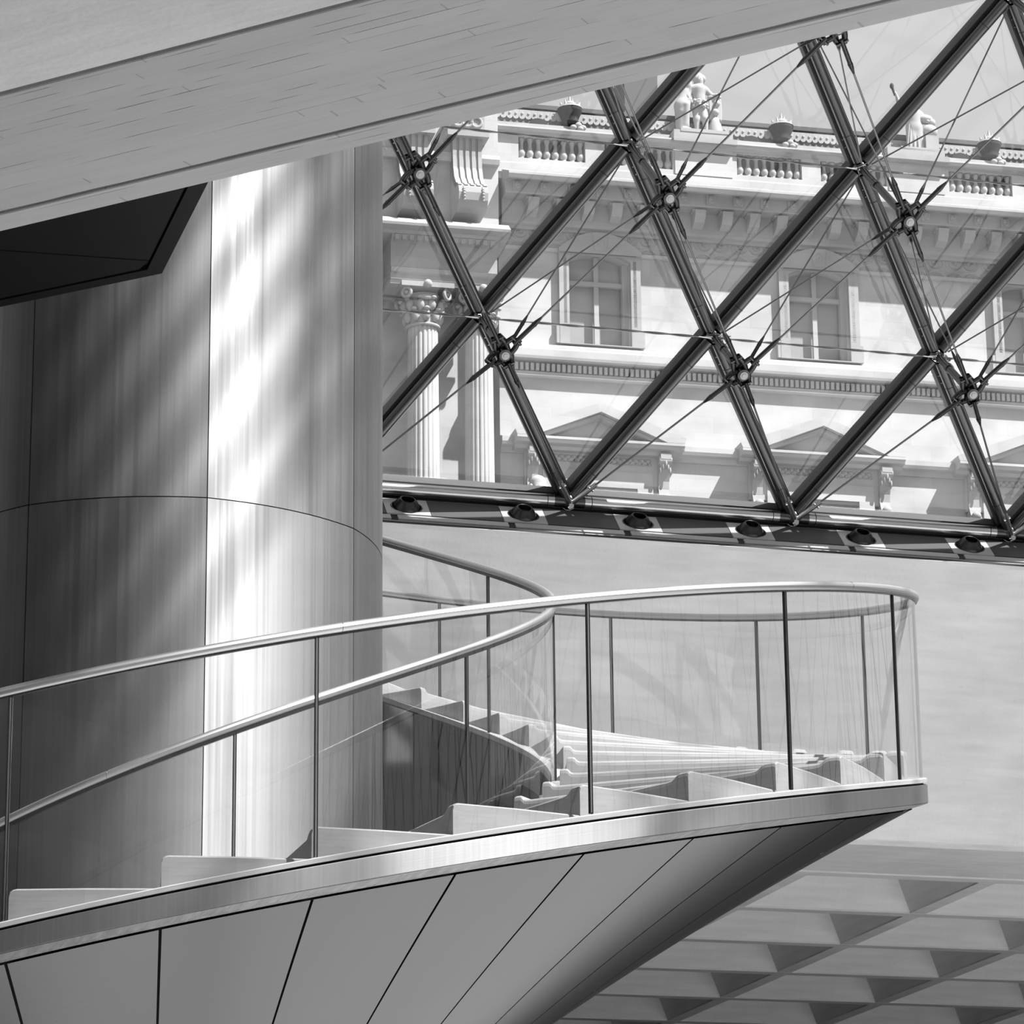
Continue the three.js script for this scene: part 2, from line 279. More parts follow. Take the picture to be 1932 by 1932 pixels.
// ---------------------------------------------------------------- lift column
const AXIS = [-2.117, 0, -19.816];
{
  const c = thing('lift_column', 'tall round lift column clad in brushed stainless steel sheets', 'column', AXIS);
  const R = 1.349, D = Math.PI / 180, gap = 0.0022;
  part('core', flat(new THREE.CylinderGeometry(R - 0.05, R - 0.05, 13.5, 48, 1, false).translate(0, 6.75, 0)), M.joint, c);
  for (const [y0, y1] of [[0, 1.9], [1.9, 7.208], [7.208, 12.52], [12.52, 13.5]]) for (let k = 0; k < 8; k++) {
    const a0 = 16.8 * D + k * 45 * D + gap, a1 = a0 + 45 * D - 2 * gap, off = k * 0.71 + y0;
    // each sheet is rolled a little flatter than the circle it sits on
    const am = (a0 + a1) / 2, hw = (a1 - a0) / 2, R2 = R * Math.sin(hw) / Math.sin(hw * 0.8), dc = R * Math.cos(hw) - R2 * Math.cos(hw * 0.8);
    const face = grid(14, 1, (u, v) => { const q = lerp(-1, 1, u) * hw * 0.8, x = R2 * Math.sin(q), z = dc + R2 * Math.cos(q); return [x * Math.cos(am) + z * Math.sin(am), lerp(y0 + 0.003, y1 - 0.003, v), -x * Math.sin(am) + z * Math.cos(am)]; }, (u, v) => [off + u * 1.05, lerp(y0, y1, v) + off]);
    const back = (a) => quad(V((R - 0.02) * Math.sin(a), y0 + 0.003, (R - 0.02) * Math.cos(a)), V(R * Math.sin(a), y0 + 0.003, R * Math.cos(a)), V(R * Math.sin(a), y1 - 0.003, R * Math.cos(a)), V((R - 0.02) * Math.sin(a), y1 - 0.003, (R - 0.02) * Math.cos(a)));
    part('cladding_panel', merge([face, back(a0), back(a1)]), M.column, c);
  }
}

// ---------------------------------------------------------------- spiral stair round it
{
  const st = thing('spiral_staircase', 'spiral staircase with stone steps, curved glass balustrades and steel handrails round the column', 'staircase', AXIS, 0.10642);
  const K = 0.97667, DA = Math.PI / 20, S0 = -0.15117, P0 = -0.15129;
  const RO = 4.5, RI = 2.358, RISE = K * DA;
  const railY = (f) => EYE + 3.86511 + K * f, capY = (f) => railY(f) - 1.077;
  const F0 = S0 - 8 * DA, F1 = S0 + 26 * DA;
  const at = (r, f, y) => [r * Math.sin(f), y, r * Math.cos(f)];
  // steps: one block of stone, its tread raised to a small lip at each end, the nosing rounded
  const prof = [[2.425, -0.08], [2.425, 0.166], [2.429, 0.171], [2.437, 0.173], [2.462, 0.173], [2.474, 0.168], [2.486, 0.153], [2.5, 0.147], [2.53, 0.145], [4.25, 0.143], [4.285, 0.146], [4.3, 0.153], [4.32, 0.167], [4.34, 0.173], [4.39, 0.173], [4.402, 0.17], [4.408, 0.163], [4.408, -0.08]];
  const nose = [[0, -0.03], [0.0012, -0.013], [0.0036, -0.004], [0.0075, 0], [DA * 0.5, 0], [DA, 0]];
  const P = [], N = prof.length; const T = [];
  let kind = 0; const push = (...v) => { for (const [r, f, y] of v) { P.push(...at(r, f, y)); T.push(kind ? r : f * r, kind > 1 ? f * r : y); } };
  const pt = (i, j) => { const [r, h] = prof[i], [f, dh] = nose[j]; const low = h < -0.05; return [r, f, low ? h + K * f : Math.max(h + dh, -0.05)]; };
  for (let i = 0; i < N - 1; i++) for (let j = 0; j < nose.length - 1; j++) { kind = i === 0 || i === N - 2 ? 0 : 2; push(pt(i, j), pt(i, j + 1), pt(i + 1, j + 1), pt(i, j), pt(i + 1, j + 1), pt(i + 1, j)); }
  kind = 1;
  for (let i = 0; i < N - 1; i++) for (const j of [0, nose.length - 1]) { const a = pt(i, j), b = pt(i + 1, j), a2 = [a[0], a[1], -0.08 + K * a[1]], b2 = [b[0], b[1], -0.08 + K * b[1]]; if (a[2] < -0.06 && b[2] < -0.06) continue; if (j) push(a, a2, b2, a, b2, b); else push(a, b2, a2, a, b, b2); }
  const sg0 = new THREE.BufferGeometry(); sg0.setAttribute('position', new THREE.Float32BufferAttribute(P, 3)); sg0.setAttribute('uv', new THREE.Float32BufferAttribute(T, 2)); sg0.computeVertexNormals();
  for (let i = -8; i < 26; i++) { const f = S0 + i * DA, m = part('step', sg0, M.step, st); m.rotation.y = f; m.position.y = capY(f); }
  // swept strips: section [[r, y]...] closed, from f0 to f1
  const sweep = (sec, f0, f1, n, inner = 0) => {
    const gs = []; const base = (f) => capY(f) + inner;
    for (let k = 0; k < sec.length; k++) { const [r0, y0] = sec[k], [r1, y1] = sec[(k + 1) % sec.length]; gs.push(grid(n, 1, (u, v) => { const f = lerp(f0, f1, u); return at(lerp(r0, r1, v), f, base(f) + lerp(y0, y1, v)); }, (u, v) => [lerp(f0, f1, u) * 4.2, (k * 0.37 + v * Math.hypot(r1 - r0, y1 - y0))])); }
    for (const f of [f0, f1]) { const sh = THREE.ShapeUtils.triangulateShape(sec.map((p) => new THREE.Vector2(...p)), []); const q = []; for (const t of sh) for (const i of t) q.push(...at(sec[i][0], f, base(f) + sec[i][1])); const g = new THREE.BufferGeometry(); g.setAttribute('position', new THREE.Float32BufferAttribute(q, 3)); g.computeVertexNormals(); gs.push(boxUV(g)); }
    return merge(gs);
  };
  const n = 150;
  part('core', sweep([[2.42, -0.045], [4.42, -0.05], [4.42, -0.14], [2.38, -1.19]], F0, F1, n), M.joint, st);
  part('outer_capping', sweep([[4.395, 0.003], [4.516, 0.003], [4.522, -0.003], [4.522, -0.024], [4.395, -0.024]], F0, F1, n), M.step, st);
  part('shadow_joint', sweep([[4.42, -0.022], [4.5, -0.022], [4.5, -0.05], [4.42, -0.05]], F0, F1, n), M.joint, st);
  part('fascia', sweep([[4.43, -0.036], [4.518, -0.036], [4.523, -0.041], [4.523, -0.139], [4.518, -0.144], [4.43, -0.144]], F0, F1, n), M.fascia, st);
  part('fascia_lip', sweep([[4.44, -0.141], [4.521, -0.1435], [4.521, -0.146], [4.44, -0.168]], F0, F1, n), M.lip, st);
  part('inner_capping', sweep([[2.335, 0.003], [2.43, 0.003], [2.43, -0.03], [2.335, -0.03]], F0, F1, n, 0.02), M.step, st);
  // cladding below, one sheet per step, dark gaps between
  const gap = 0.0016;
  for (let i = -8; i < 26; i++) {
    const f0 = S0 + i * DA + gap, f1 = f0 + DA - 2 * gap;
    const sec = (t) => { const s = Math.sin(t * Math.PI) * 0.055; return [lerp(4.43, 2.36, t), lerp(-0.178, -1.262, t) + s * 0.45]; };
    part('soffit_panel', grid(5, 10, (u, v) => { const f = lerp(f0, f1, u), [r, y] = sec(1 - v); return at(r, f, capY(f) + y); }, (u, v) => [u * 0.5 + i, v * 2.4]), M.satin, st);
    part('inner_panel', grid(5, 1, (u, v) => { const f = lerp(f0 + 0.001, f1 - 0.001, u); return at(2.346, f, capY(f) + lerp(-0.02, -1.262, v)); }), M.innerSkin, st);
  }
  // balustrades: the handrail carries its posts and panes
  const rail = (r, f0, f1, dy, rad) => grid(220, 14, (u, v) => { const f = lerp(f0, f1, u), a = v * 2 * Math.PI; return at(r + rad * Math.cos(a), f, railY(f) + dy + rad * Math.sin(a)); }, (u, v) => [u * 20, v * 0.16]);
  const RF0 = P0 - 3 * Math.PI / 10, RF1 = P0 + 13 * Math.PI / 10;
  const post = (r, dy, len) => merge([box(0.005, len, 0.016, -0.0065, -len / 2, r), box(0.005, len, 0.016, 0.0065, -len / 2, r)]);
  const filler = (r, len) => box(0.008, len, 0.011, 0, -len / 2, r);
  const channel = (r, dy, f0, f1, low) => { const q = []; for (const [ra, ya, rb, yb] of [[r - 0.012, -0.02, r - 0.012, low], [r - 0.012, low, r + 0.012, low], [r + 0.012, low, r + 0.012, -0.02]]) q.push(grid(160, 1, (u, v) => { const f = lerp(f0, f1, u); return at(lerp(ra, rb, v), f, railY(f) + dy + lerp(ya, yb, v)); })); return merge(q); };
  for (const [nm, r, dy, shift, lab] of [['outer_handrail', RO, 0, 0, 'tubular steel handrail of the outer balustrade'], ['inner_handrail', RI, 0.02, 0.0095, 'tubular steel handrail of the inner balustrade']]) {
    const h = part(nm, rail(r, RF0, RF1, dy, 0.0255), M.rail, st, lab);
    part('rail_channel', channel(r, dy, RF0, RF1, nm[0] === 'o' ? -0.03 : -0.044), M.darkSteel, h);
    const pg = post(r, 0, 1.05), fg = filler(r, 1.045);
    const st0 = nm[0] === 'o' ? P0 : 0.171, dp = Math.PI / (nm[0] === 'o' ? 10 : 5);
    for (let k = -3; k <= 13; k++) { const f = st0 + k * dp; if (f > RF1 + 0.01 || f < RF0 - 0.01) continue; const m = part('baluster', pg, M.darkSteel, h); m.rotation.y = f; m.position.y = railY(f) + dy - 0.02; const q = part('baluster_filler', fg, M.bright, h); q.rotation.y = f; q.position.y = m.position.y; }
    for (let k = -3; k < 13; k++) {
      const f0 = st0 + k * dp + 0.014 / r, f1 = f0 + dp - 0.028 / r; if (f1 > RF1 + 0.01 || f0 < RF0 - 0.01) continue;
      part('glass_pane', grid(14, 1, (u, v) => { const f = lerp(f0, f1, u); return at(r, f, lerp(capY(f) + dy - 0.0, railY(f) + dy - 0.03, v)); }), M.glass, h);
    }
    for (const f of nm[0] === 'o' ? [0.19, 0.95] : [-0.11]) { const g = new THREE.TorusGeometry(0.0253, 0.0012, 5, 20); const m = part('rail_joint', flat(g), M.darkSteel, h); m.position.set(...at(r, f, railY(f) + dy)); m.rotation.set(0, f + Math.PI / 2 - 0.1, 0); }
  }
}

// ---------------------------------------------------------------- glazed lattice of the roof, the side in view
const nodeAt = (i, j, off = 0, down = 0) => {            // off: into the hall, square to the glass; down: along its slope
  const s = j * ROW - down; return V((i - j / 2) * CELL, s * Math.sin(LEAN) - off * Math.cos(LEAN), s * Math.cos(LEAN) + off * Math.sin(LEAN));
};
const bar = (a, b, w, d0, d1) => {                       // flat bar along a-b, from depth d0 to d1 square to the glass
  const dir = b.clone().sub(a).normalize(), nn = V(0, -Math.cos(LEAN), Math.sin(LEAN)), sd = dir.clone().cross(nn).normalize();
  const p = (e, s, o) => e.clone().addScaledVector(sd, s * w / 2).addScaledVector(nn, o);
  return merge([quad(p(a, -1, d0), p(b, -1, d0), p(b, 1, d0), p(a, 1, d0)), quad(p(a, 1, d1), p(b, 1, d1), p(b, -1, d1), p(a, -1, d1)), quad(p(a, -1, d1), p(b, -1, d1), p(b, -1, d0), p(a, -1, d0)), quad(p(a, 1, d0), p(b, 1, d0), p(b, 1, d1), p(a, 1, d1))]);
};
{
  const w = thing('glass_roof_side', 'sloping lattice of dark steel tubes and lozenge panes tied by thin rods, over the concrete beam', 'glass roof', RP, TURN);
  const I0 = -3, I1 = 5, JT = 5, TR = 0.044, nn = V(0, -Math.cos(LEAN), Math.sin(LEAN));
  const inx = (p) => p.x > -5.2 && p.x < 9.2;
  const memb = [];
  for (let j = 0; j < JT; j++) for (let i = I0; i <= I1 + 3; i++) for (const di of [0, 1]) { const a = nodeAt(i, j), b = nodeAt(i + di, j + 1); if (inx(a) && inx(b)) memb.push([a, b]); }
  for (const [a, b] of memb) {
    const d = b.clone().sub(a).normalize();
    const t = part('strut', cyl(a.clone().addScaledVector(d, 0.06), b.clone().addScaledVector(d, -0.06), TR, TR, 16), M.strut, w);
    for (const e of [0.17, 0.83]) { const c = a.clone().lerp(b, e); part('collar', cyl(c.clone().addScaledVector(d, -0.004), c.clone().addScaledVector(d, 0.004), TR + 0.0012, TR + 0.0012, 16), M.mullion, t); }
    part('glazing_bar', bar(a, b, 0.125, -0.05, -0.18), M.mullion, w);
  }
  // base tube with its sleeves, and the flat bottom rail of the glazing
  for (let i = I0; i < I1; i++) {
    const a = nodeAt(i, 0), b = nodeAt(i + 1, 0);
    const t = part('base_tube', cyl(a, b, 0.051, 0.051, 20), M.baseTube, w);
    for (const s of [-0.19, 0.19]) { const c = V(a.x + s, a.y, a.z); part('sleeve', cyl(V(c.x - 0.003, c.y, c.z), V(c.x + 0.003, c.y, c.z), 0.0525, 0.0525, 20), M.mullion, t); }
    part('sleeve', cyl(V(a.x - 0.13, a.y, a.z), V(a.x + 0.13, a.y, a.z), 0.054, 0.054, 20), M.strut, t);
  }
  part('bottom_rail', moulding([[-0.11, 0.085], [-0.1, 0.085], [-0.1, 0.15], [-0.2, 0.17], [-0.21, 0.085]], -9, 14), M.zincLight, w, 'flat grey bottom rail of the glazing');
  part('bottom_gasket', moulding([[-0.06, -0.06], [-0.06, 0.088], [-0.12, 0.088], [-0.12, -0.06]], -9, 14), M.mullion, w);
  // panes: lozenges, with triangles along the base
  const put = (pts) => { const o = nn.clone().multiplyScalar(-0.14), g = pts.length === 4 ? quad(...pts.map((p) => p.clone().add(o))) : (() => { const q = new THREE.BufferGeometry(); q.setAttribute('position', new THREE.Float32BufferAttribute(pts.flatMap((p) => p.clone().add(o).toArray()), 3)); q.computeVertexNormals(); return boxUV(q); })(); part('glass_pane', g, M.roofGlass, w); };
  for (let i = I0; i <= I1; i++) { put([nodeAt(i, 0), nodeAt(i + 1, 0), nodeAt(i + 1, 1)]); }
  for (let j = 0; j < JT; j++) for (let i = I0; i <= I1 + 3; i++) { const p = [nodeAt(i, j), nodeAt(i + 1, j + 1), nodeAt(i + 1, j + 2), nodeAt(i, j + 1)]; if (p.every(inx)) put(p); }
  // nodes, spacer struts, knots of the tension rods
  const OFF = [0, 0.84, 1.21, 1.5, 1.7, 1.8], DOWN = [0, 0.045, 0.1, 0.13, 0.15, 0.16];
  const knotAt = (i, j) => nodeAt(i, j, OFF[j], DOWN[j]);
  const shownKnot = (i, j) => j > 0 && j < JT && inx(nodeAt(i, j)) && nodeAt(i, j).x > -3.4 && nodeAt(i, j).x < 6.5;
  for (let j = 0; j <= JT; j++) for (let i = I0; i <= I1 + 3; i++) {
    const a = nodeAt(i, j); if (!inx(a)) continue;
    const nd = part('node_casting', ball(a.x, a.y, a.z, j ? 0.062 : 0.072, 1, 1, 1, 12), M.strut, w);
    if (!j) { part('node_bolt', cyl(V(a.x, a.y - 0.05, a.z + 0.03), V(a.x, a.y - 0.058, a.z + 0.082), 0.022, 0.022, 10), M.bright, nd); continue; }
    for (const [di, dj] of [[0, -1], [1, 1], [-1, -1], [0, 1]]) { const b = nodeAt(i + di, j + dj), d = b.clone().sub(a).normalize(), sd = d.clone().cross(nn); for (const s of [0.2, 0.27]) { const c = a.clone().addScaledVector(d, s).addScaledVector(nn, -0.048).addScaledVector(sd, dj * (di ? 0.043 : -0.043)); part('rivet', cyl(c, c.clone().addScaledVector(nn, 0.006), 0.007, 0.007, 8), M.bright, nd); } }
    // little wire clutter of the lightning conductor at the node
    const r = rng(i * 31 + j * 7 + 500);
    for (let k = 0; k < 3; k++) { const c = new THREE.CatmullRomCurve3(Array.from({ length: 5 }, () => a.clone().addScaledVector(nn, 0.05 + 0.03 * r()).add(V((r() - 0.35) * 0.2, (r() - 0.5) * 0.12, 0)))); part('wire', flat(new THREE.TubeGeometry(c, 14, 0.0045, 5)), M.bright, nd); }
  }
  const kn = {};
  for (let j = 1; j < JT; j++) for (let i = I0; i <= I1 + 3; i++) {
    if (!shownKnot(i, j)) continue;
    const a = nodeAt(i, j), c = knotAt(i, j), d = c.clone().sub(a), ax = d.clone().normalize();
    part('spacer_tube', merge([cyl(a.clone().addScaledVector(ax, 0.05), c.clone().addScaledVector(ax, -0.08), 0.03, 0.034, 12), cyl(a.clone().addScaledVector(ax, d.length() * 0.32), a.clone().addScaledVector(ax, d.length() * 0.32 + 0.05), 0.04, 0.04, 12)]), M.strut, w);
    const k = part('rod_knot', cyl(c.clone().addScaledVector(ax, -0.1), c.clone().addScaledVector(ax, 0.05), 0.048, 0.048, 18), M.knot, w, 'round black knot where the tension rods meet');
    part('knot_bolt', merge([cyl(c.clone().addScaledVector(ax, 0.05), c.clone().addScaledVector(ax, 0.062), 0.034, 0.032, 18), cyl(c.clone().addScaledVector(ax, 0.062), c.clone().addScaledVector(ax, 0.069), 0.02, 0.018, 14)]), M.plate, k, 'pale bolt head');
    kn[i + ',' + j] = { c, ax, k };
  }
  const sides = [[0, -1], [-1, -1], [1, 1], [0, 1]];
  const rod = (a, b, ra, rb, la, lb, at1, at2) => {      // thin rod with thicker tapered ends
    const d = b.clone().sub(a).normalize(), gs = [cyl(a.clone().addScaledVector(d, la), b.clone().addScaledVector(d, -lb), ra, ra, 8)];
    part('tension_rod', merge(gs), M.cable, w);
    const end = (p, q, l) => { const e = q.clone().sub(p).normalize(); return merge([cyl(p.clone().addScaledVector(e, 0.11), p.clone().addScaledVector(e, l - 0.06), rb, rb, 10), cyl(p.clone().addScaledVector(e, l - 0.06), p.clone().addScaledVector(e, l), rb, ra, 10), cyl(p.clone().addScaledVector(e, l - 0.09), p.clone().addScaledVector(e, l - 0.075), rb * 1.12, rb * 1.12, 10)]); };
    if (at1) part('rod_end', end(a, b, la), M.knot, at1); if (at2) part('rod_end', end(b, a, lb), M.knot, at2);
  };
  for (const key of Object.keys(kn)) {
    const [i, j] = key.split(',').map(Number), { c, ax, k } = kn[key];
    for (const [di, dj] of sides) {
      const q = kn[(i + di) + ',' + (j + dj)], tgt = j + dj <= 0 ? nodeAt(i + di, 0).addScaledVector(nn, 0.06) : knotAt(i + di, j + dj), d = tgt.clone().sub(c).normalize(), nd = nodeAt(i + di, j + dj).addScaledVector(nn, 0.05);
      // fork plates on the knot: two cheeks curving out towards the rods
      const sd = d.clone().cross(ax).normalize();
      for (const s of [-1, 1]) { const cheek = new THREE.CatmullRomCurve3([c.clone().addScaledVector(ax, s * 0.02 - 0.02).addScaledVector(sd, s * 0.035), c.clone().addScaledVector(d, 0.07).addScaledVector(sd, s * 0.045).addScaledVector(ax, -0.02), c.clone().addScaledVector(d, 0.16).addScaledVector(sd, s * 0.022).addScaledVector(ax, -0.03)]); const g = new THREE.TubeGeometry(cheek, 8, 0.025, 6); part('fork_plate', flat(g), M.knot, k); }
      part('fork_pin', cyl(c.clone().addScaledVector(d, 0.14).addScaledVector(sd, -0.05), c.clone().addScaledVector(d, 0.14).addScaledVector(sd, 0.05), 0.011, 0.011, 8), M.strut, k);
      if (dj < 0 || !q) rod(c, tgt, 0.0085, 0.019, 0.42, q ? 0.42 : 0.28, k, q ? q.k : null);
      if (j + dj > 0) rod(c.clone().addScaledVector(sd, 0.01).addScaledVector(ax, -0.02), nd, 0.0065, 0.015, 0.36, 0.1, k, null);
      if (j + dj === 0) { const e = tgt.clone(), dd = c.clone().sub(e).normalize(); part('base_fork', merge([cyl(e.clone().addScaledVector(dd, 0.02), e.clone().addScaledVector(dd, 0.3), 0.024, 0.02, 10), cyl(e.clone().addScaledVector(dd, 0.24).addScaledVector(sd, -0.03), e.clone().addScaledVector(dd, 0.24).addScaledVector(sd, 0.03), 0.016, 0.016, 8)]), M.bright, w); }
    }
  }
  // twisted cables run level through the nodes of each row
  for (let j = 1; j < JT; j++) for (let i = I0; i <= I1 + 3; i++) {
    const a = nodeAt(i, j, 0.06), b = nodeAt(i + 1, j, 0.06); if (!inx(a) || !inx(b)) continue;
    const gs = []; for (let s = 0; s < 2; s++) { const c = new THREE.CatmullRomCurve3(Array.from({ length: 41 }, (_, k) => { const t = k / 40, q = t * 26 + s * Math.PI; return a.clone().lerp(b, t).add(V(0, 0.0055 * Math.cos(q), 0.0055 * Math.sin(q))); })); gs.push(flat(new THREE.TubeGeometry(c, 80, 0.0062, 5))); }
    part('level_cable', merge(gs), M.cable, w);
  }
  // the upper part of this side and the three other sides, out of the picture but casting their shadows: one mass of tubes
  const all = []; const N = 18, X0 = -4 * CELL, X1 = X0 + N * CELL;
  const mem2 = (p, q) => { const a = p, b = q; return [a, b]; };
  for (let f = 0; f < 4; f++) {
    const rot = f * Math.PI / 2, cx = (X0 + X1) / 2, cz = N * CELL / 2;
    for (let j = 0; j < N; j++) for (let i = 0; i <= N; i++) for (const di of [0, 1]) {
      if (i + di > N || i < j || i + di < j + 1 || i > N) continue;
      const a = V((i - j / 2) * CELL - N * CELL / 2, j * ROW * Math.sin(LEAN), j * ROW * Math.cos(LEAN) - cz), b = V((i + di - (j + 1) / 2) * CELL - N * CELL / 2, (j + 1) * ROW * Math.sin(LEAN), (j + 1) * ROW * Math.cos(LEAN) - cz);
      if (f === 0 && inx(V(a.x + cx, 0, 0)) && inx(V(b.x + cx, 0, 0)) && j < JT) continue;
      for (const p of [a, b]) { p.applyAxisAngle(V(0, 1, 0), -rot); p.x += cx; p.z += cz; } all.push([a, b]);
    }
  }
  const im = new THREE.InstancedMesh(flat(new THREE.CylinderGeometry(0.046, 0.046, 1, 8)), M.strut, all.length), q = new THREE.Quaternion(), mt = new THREE.Matrix4();
  all.forEach(([a, b], k) => { const d = b.clone().sub(a); q.setFromUnitVectors(V(0, 1, 0), d.clone().normalize()); mt.compose(a.clone().lerp(b, 0.5), q, V(1, d.length(), 1)); im.setMatrixAt(k, mt); });
  im.name = 'far_lattice'; im.castShadow = true; im.userData = { kind: 'stuff' }; w.add(im);
}

// ---------------------------------------------------------------- palace wing across the courtyard: x along the front, y up, z towards us
const FT = 13.2 * Math.PI / 180, FP = [0, 0, -100];
const su = (u, e) => u - e * (u + 22.84) / 97.36, sv = (v, e) => v - e * (v - EYE) / 97.36;   // from the sight line on the wall plane to a face standing e in front of it
{
  const w = thing('palace_wing', 'ornate pale stone palace wing with arched windows and pediments, behind the glass', 'building', FP, FT);
  const PER = 7.19, UL = -9, UR = 34, WC = [2.87, 10.06, 17.25, 24.44];
  const arch = (c, hw, y0, ys, rise, n = 14) => { const p = [[c - hw, y0], [c + hw, y0]]; for (let i = 0; i <= n; i++) { const t = 1 - 2 * i / n; p.push([c + hw * t, ys + rise * (1 - t * t)]); } return p; };
  const opens = WC.map((c) => arch(c, 1.0, 36.86, 39.66, 0.3));
  const doors = [2.85, 10.05, 17.25, 24.45].map((c) => [[c - 1.3, 20], [c + 1.3, 20], [c + 1.3, 32.3], [c - 1.3, 32.3]]);
  part('wall', extrude([[-0.35, 9], [UR, 9], [UR, 43], [-0.35, 43]], 1.2, -1.2, [...opens, ...doors].map((h) => h.slice().reverse())), M.facade, w);
  // windows: arched surround with ears, deep reveal, paired casements before pale blinds
  for (const c of WC) {
    const win = part('window', extrude(arch(c, 1.32, 36.83, 39.9, 0.58), 0.2, 0, [arch(c, 1.0, 36.86, 39.66, 0.3).reverse()]), M.carved, w);
    part('surround_moulding', extrude(arch(c, 1.34, 39.84, 39.96, 0.6), 0.12, 0.19, [arch(c, 1.16, 39.8, 39.86, 0.5).reverse()]), M.carved, win);
    for (const s of [-1, 1]) part('ear', span(c + s * 1.22 - 0.2, c + s * 1.22 + 0.2, 36.84, 37.4, 0, 0.19), M.carved, win);
    for (const s of [-1, 1]) part('jamb_strip', span(c + s * 1.13 - 0.05, c + s * 1.13 + 0.05, 37.5, 39.7, 0.13, 0.2), M.carved, win);
    part('keystone', merge([extrude([[c - 0.2, 39.92], [c + 0.2, 39.92], [c + 0.27, 40.55], [c - 0.27, 40.55]], 0.3, 0.05, [], 0.03), ball(c, 40.24, 0.34, 0.12, 1, 1.2, 0.6), ball(c, 40.2, 0.41, 0.035)]), M.carved, win);
    part('casement', merge([span(c - 0.075, c + 0.075, 36.9, 39.93, -0.42, -0.3), span(c - 1.0, c - 0.9, 36.9, 39.7, -0.42, -0.32), span(c + 0.82, c + 1.0, 36.9, 39.7, -0.42, -0.2), span(c - 1.0, c + 1.0, 38.95, 39.1, -0.43, -0.28), span(c - 1.0, c + 1.0, 36.88, 37.0, -0.42, -0.3)]), M.windowWood, win);
    for (const s of [-1, 1]) { part('pane', quad(V(c + s * 0.5 - 0.42, 36.95, -0.38), V(c + s * 0.5 + 0.42, 36.95, -0.38), V(c + s * 0.5 + 0.42, 39.9, -0.38), V(c + s * 0.5 - 0.42, 39.9, -0.38)), M.roofGlass, win); }
    part('blind', span(c - 1.05, c + 1.05, 36.8, 40.05, -0.6, -0.55), M.blind, win);
  }
  // main cornice, its masks and brackets, the carved frieze below
  part('cornice', moulding([[0, 41.42], [0.5, 41.42], [0.88, 41.44], [0.9, 41.48], [0.9, 41.84], [0.96, 41.86], [1.28, 41.76], [1.32, 41.78], [1.37, 41.9], [1.36, 41.98], [0.9, 42.18], [0.4, 42.4], [0, 42.4]], -0.3, UR), M.carved, w);
  part('cornice_bed', moulding([[0, 40.55], [0.14, 40.55], [0.18, 40.62], [0.3, 40.66], [0.34, 40.74], [0.34, 41.5], [0, 41.5]], -0.3, UR), M.carved, w);
  part('carved_frieze', moulding([[0, 39.98], [0.05, 39.98], [0.05, 40.55], [0, 40.55]], -0.3, UR), M.frieze, w);
  part('frieze_fillet', moulding([[0, 39.86], [0.1, 39.88], [0.13, 39.95], [0.13, 39.99], [0, 40.0]], -0.3, UR), M.facade, w);
  const maskG = merge([box(0.3, 0.3, 0.1, 0, 0, 0.03), ball(0, 0.01, 0.1, 0.12, 0.9, 1.15, 0.8, 8), ball(-0.05, 0.04, 0.19, 0.03, 1, 1, 1, 6), ball(0.05, 0.04, 0.19, 0.03, 1, 1, 1, 6), ball(0, -0.02, 0.2, 0.03, 1, 1.4, 1, 6), ball(0, -0.1, 0.16, 0.05, 1.3, 0.7, 1, 6)]);
  const brG = merge([extrude([[-0.28, -0.2], [0.0, -0.26], [0.3, -0.14], [0.46, 0.06], [0.5, 0.24], [-0.28, 0.24]], 0.34, -0.17).rotateY(-Math.PI / 2), box(0.46, 0.07, 0.56, 0, 0.25, 0.1)]);
  for (let k = 0; k < 30; k++) { const u = su(0.3 + k * 0.906, 1.0); const m = part('mask', maskG, M.carved, w); m.position.set(u, 41.66, 0.9); const b = part('modillion', brG, M.carved, w); b.position.set(su(0.74 + k * 0.906, 0.5), 41.13, 0.36); }
  // parapet with baluster panels between piers
  const panels = []; for (let k = 0; k < 4; k++) { panels.push([0.34 + PER * k, 2.52 + PER * k], [3.16 + PER * k, 5.4 + PER * k]); }
  const E = 0.4, holes = panels.map(([a, b]) => [[su(a, E), 42.84], [su(a, E), 43.58], [su(b, E), 43.58], [su(b, E), 42.84]]);
  part('parapet', extrude([[-0.5, 42.1], [UR, 42.1], [UR, 43.66], [-0.5, 43.66]], 0.42, E - 0.42, holes), M.facade, w);
  part('parapet_base', moulding([[0.3, 42.2], [0.47, 42.3], [0.47, 42.62], [0.4, 42.68], [0.3, 42.68]], -0.5, UR), M.facade, w);
  part('parapet_coping', moulding([[-0.1, 43.6], [0.46, 43.6], [0.5, 43.66], [0.58, 43.68], [0.62, 43.78], [0.6, 43.84], [-0.1, 43.94]], -0.5, UR), M.carved, w);
  const balG = flat(new THREE.LatheGeometry([[0.0, 0], [0.1, 0], [0.1, 0.06], [0.07, 0.08], [0.085, 0.11], [0.115, 0.17], [0.125, 0.23], [0.11, 0.3], [0.07, 0.38], [0.058, 0.47], [0.06, 0.58], [0.085, 0.62], [0.085, 0.66], [0.1, 0.68], [0.1, 0.75], [0, 0.75]].map((p) => new THREE.Vector2(...p)), 14));
  for (const [a, b] of panels) for (let k = 0; k < 8; k++) { const m = part('baluster', balG, M.carved, w); m.position.set(su(lerp(a + 0.1, b - 0.16, k / 7), 0.25), 42.835, 0.22); }
  for (let k = -1; k < 4; k++) { const c = su(6.43 + PER * k, 0.45); if (c > 0) { part('pier', span(c - 0.95, c + 0.95, 42.7, 43.62, 0.3, 0.45), M.facade, w); part('pedestal', span(c - 0.98, c + 0.98, 43.8, 44.2, -0.45, 0.5), M.carved, w); part('pedestal_cap', span(c - 1.05, c + 1.05, 43.72, 43.9, -0.4, 0.72), M.carved, w); } }
  // gutter: scalloped frieze with studs, dark zinc top, spouts like lidded pots, small fans
  part('gutter_wall', span(-0.6, UR, 43.7, 44.75, -0.9, -0.22), M.zincLight, w);
